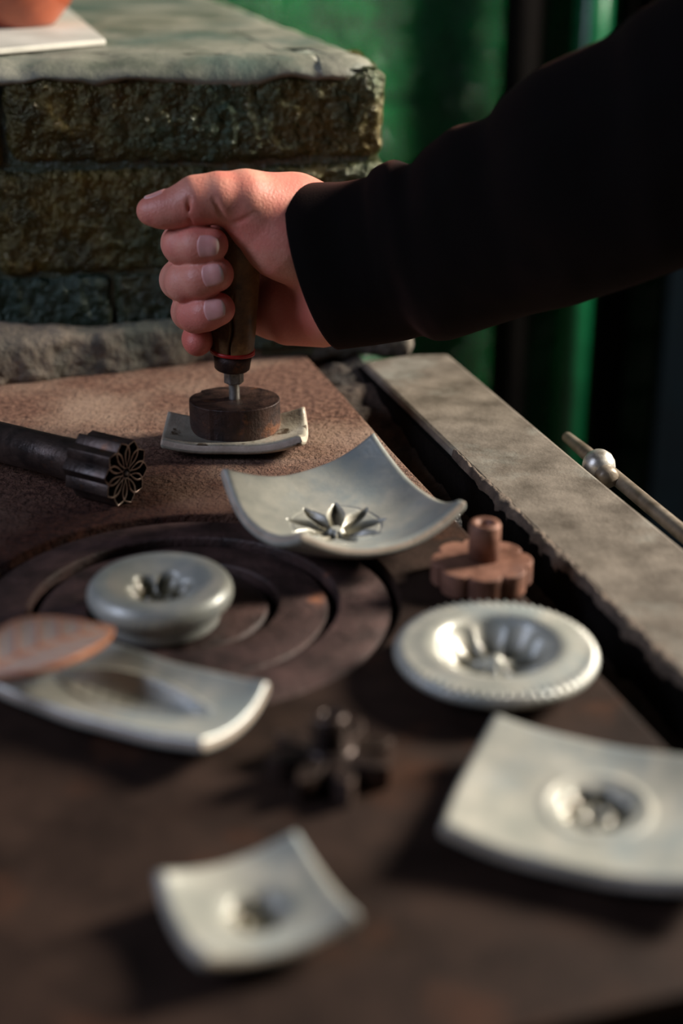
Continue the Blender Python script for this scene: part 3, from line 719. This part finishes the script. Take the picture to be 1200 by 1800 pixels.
# nails: patches that follow the finger surface
def nail(base, tip, dors, ln, wd, ch):
    base = np.array(base); tip = np.array(tip); ax_ = tip - base; ax_ /= np.linalg.norm(ax_); d = np.array(dors, float); d -= ax_ * (d @ ax_); d /= np.linalg.norm(d); sd = np.cross(ax_, d)
    n, m = 14, 14; U_, Vv = np.meshgrid(np.linspace(-1, 1, n), np.linspace(-1, 1, m), indexing='ij')
    a_ = U_ * np.sqrt(1 - .42 * Vv ** 2); b_ = Vv * np.sqrt(1 - .30 * U_ ** 2)
    ang = b_ * wd; o_ = base[None, None] + ax_ * (a_[..., None] * ln / 2); dr = d * np.cos(ang)[..., None] + sd * np.sin(ang)[..., None]
    t = np.full(U_.shape, .017)
    for _ in range(40):
        p_ = o_ + dr * t[..., None]; t = t - chain(p_[..., 0], p_[..., 1], p_[..., 2], ch, .004) * .8
    up = .0003 + .0004 * np.clip(a_ * 1.0, 0, 1) ** 2 ; edge = (np.abs(U_) > .99) | (np.abs(Vv) > .99)
    p_ = o_ + dr * (t + np.where(edge, -.0005, up))[..., None]
    idx = np.arange(n * m).reshape(n, m); fs = np.stack([idx[:-1, :-1], idx[1:, :-1], idx[1:, 1:], idx[:-1, 1:]], -1).reshape(-1, 4)
    q_ = o_ + dr * (t - .0010)[..., None]
    vs = np.concatenate([p_.reshape(-1, 3), q_.reshape(-1, 3)]); k = n * m
    lp = np.concatenate([idx[:, 0], idx[-1, 1:], idx[::-1, -1][1:], idx[0, ::-1][1:-1]]); al_ = fs.tolist() + (fs[:, ::-1] + k).tolist()
    for i in range(len(lp)): j = (i + 1) % len(lp); al_.append([lp[j], lp[i], lp[i] + k, lp[j] + k])
    mk = np.concatenate([np.clip((a_ - .72) * 6, 0, 1).reshape(-1), np.zeros(k)])
    o = mesh('fingernail', vs + np.array(po), al_, M['nail'], body, mask=mk); bmf(o)
tc_ = (Vector((0, 0, H)) - fingers[0][4][0]).normalized()
for f, dx, up_ in ((fingers[0], 0, -.12), (fingers[1], 0, .08), (fingers[2], .0, .12)):
    b_ = f[4][0] + (f[4][0] - f[3][0]).normalized() * .0005
    nail(b_, b_ + (f[4][0] - f[3][0]) + Vector((0, 0, -.0007)), tc_ + Vector((.25, 0, up_)), .0130, .74, f)
nail(thumb[5][0] + (thumb[6][0] - thumb[5][0]) * .55, thumb[6][0] + Vector((-.0001, 0, 0)), Vector((0, .25, 1)), .0135, .8, thumb)

# sleeve
T_ = [(513, 322), (540, 321), (600, 320), (645, 312), (658, 293), (690, 279), (722, 291), (748, 258), (795, 222), (855, 209), (885, 168), (940, 122), (1000, 94), (1075, 60), (1112, 24), (1190, -20), (1300, -70), (1420, -90), (1560, -80)]
B_ = [(601, 613), (625, 610), (680, 602), (720, 596), (748, 588), (770, 598), (795, 597), (840, 582), (885, 567), (930, 553), (985, 541), (1030, 529), (1080, 513), (1130, 496), (1180, 478), (1250, 452), (1350, 425), (1460, 400), (1580, 380)]
Ys = np.interp(np.arange(19), [0, 4, 8, 12, 16, 18], [.858, .842, .812, .775, .735, .715])
vs = []; fs = []; ns = 64
secs = []
for k in range(19):
    a = W(*T_[k], float(Ys[k])); b = W(*B_[k], float(Ys[k])); secs.append((a, b))
fine = []
for k in range(18):
    for q in range(5): fine.append((secs[k][0].lerp(secs[k + 1][0], q / 5), secs[k][1].lerp(secs[k + 1][1], q / 5)))
fine.append(secs[-1])
fine2 = fine[:2]
for i in range(2, len(fine) - 2): fine2.append((sum((fine[i + d][0] for d in (-1, 0, 1)), Vector()) / 3, sum((fine[i + d][1] for d in (-1, 0, 1)), Vector()) / 3))
fine = fine2 + fine[-2:]
n_s = len(fine)
def ringpts(a, b, sc, shift=Vector(), k=0):
    c_ = (a + b) / 2 + shift; hv = (a - b) / 2 * sc; wdir = Vector((.25, .95, -.1)).normalized(); wr = min(hv.length * .8, .062) * 1.0
    out = []
    for i in range(ns):
        t = 2 * math.pi * i / ns; p = c_ + hv * math.cos(t) + wdir * (wr * math.sin(t) * (sc if sc < 1 else 1))
        dd = (p - c_).normalized(); fold = .0035 * fbm(p, 18, 3) * min(1, k / 8) * abs(math.sin(t))
        out.append(p + dd * fold)
    return out
rows = [ringpts(*fine[6], .86, k=0), ringpts(*fine[0], .90), ringpts(*fine[0], .97, Vector((-.0010, 0, 0)))]
for k, (a, b) in enumerate(fine): rows.append(ringpts(a, b, 1., k=k))
for r_ in rows: vs += [p + po for p in r_]
for k in range(len(rows) - 1):
    for i in range(ns): fs.append((k * ns + i, k * ns + (i + 1) % ns, (k + 1) * ns + (i + 1) % ns, (k + 1) * ns + i))
fs.append(tuple((len(rows) - 1) * ns + i for i in range(ns)))
o = mesh('sleeve', vs, fs, M['sleeve'], person); bmf(o); o['label'] = 'black fleece sleeve with soft folds and a plain cuff'
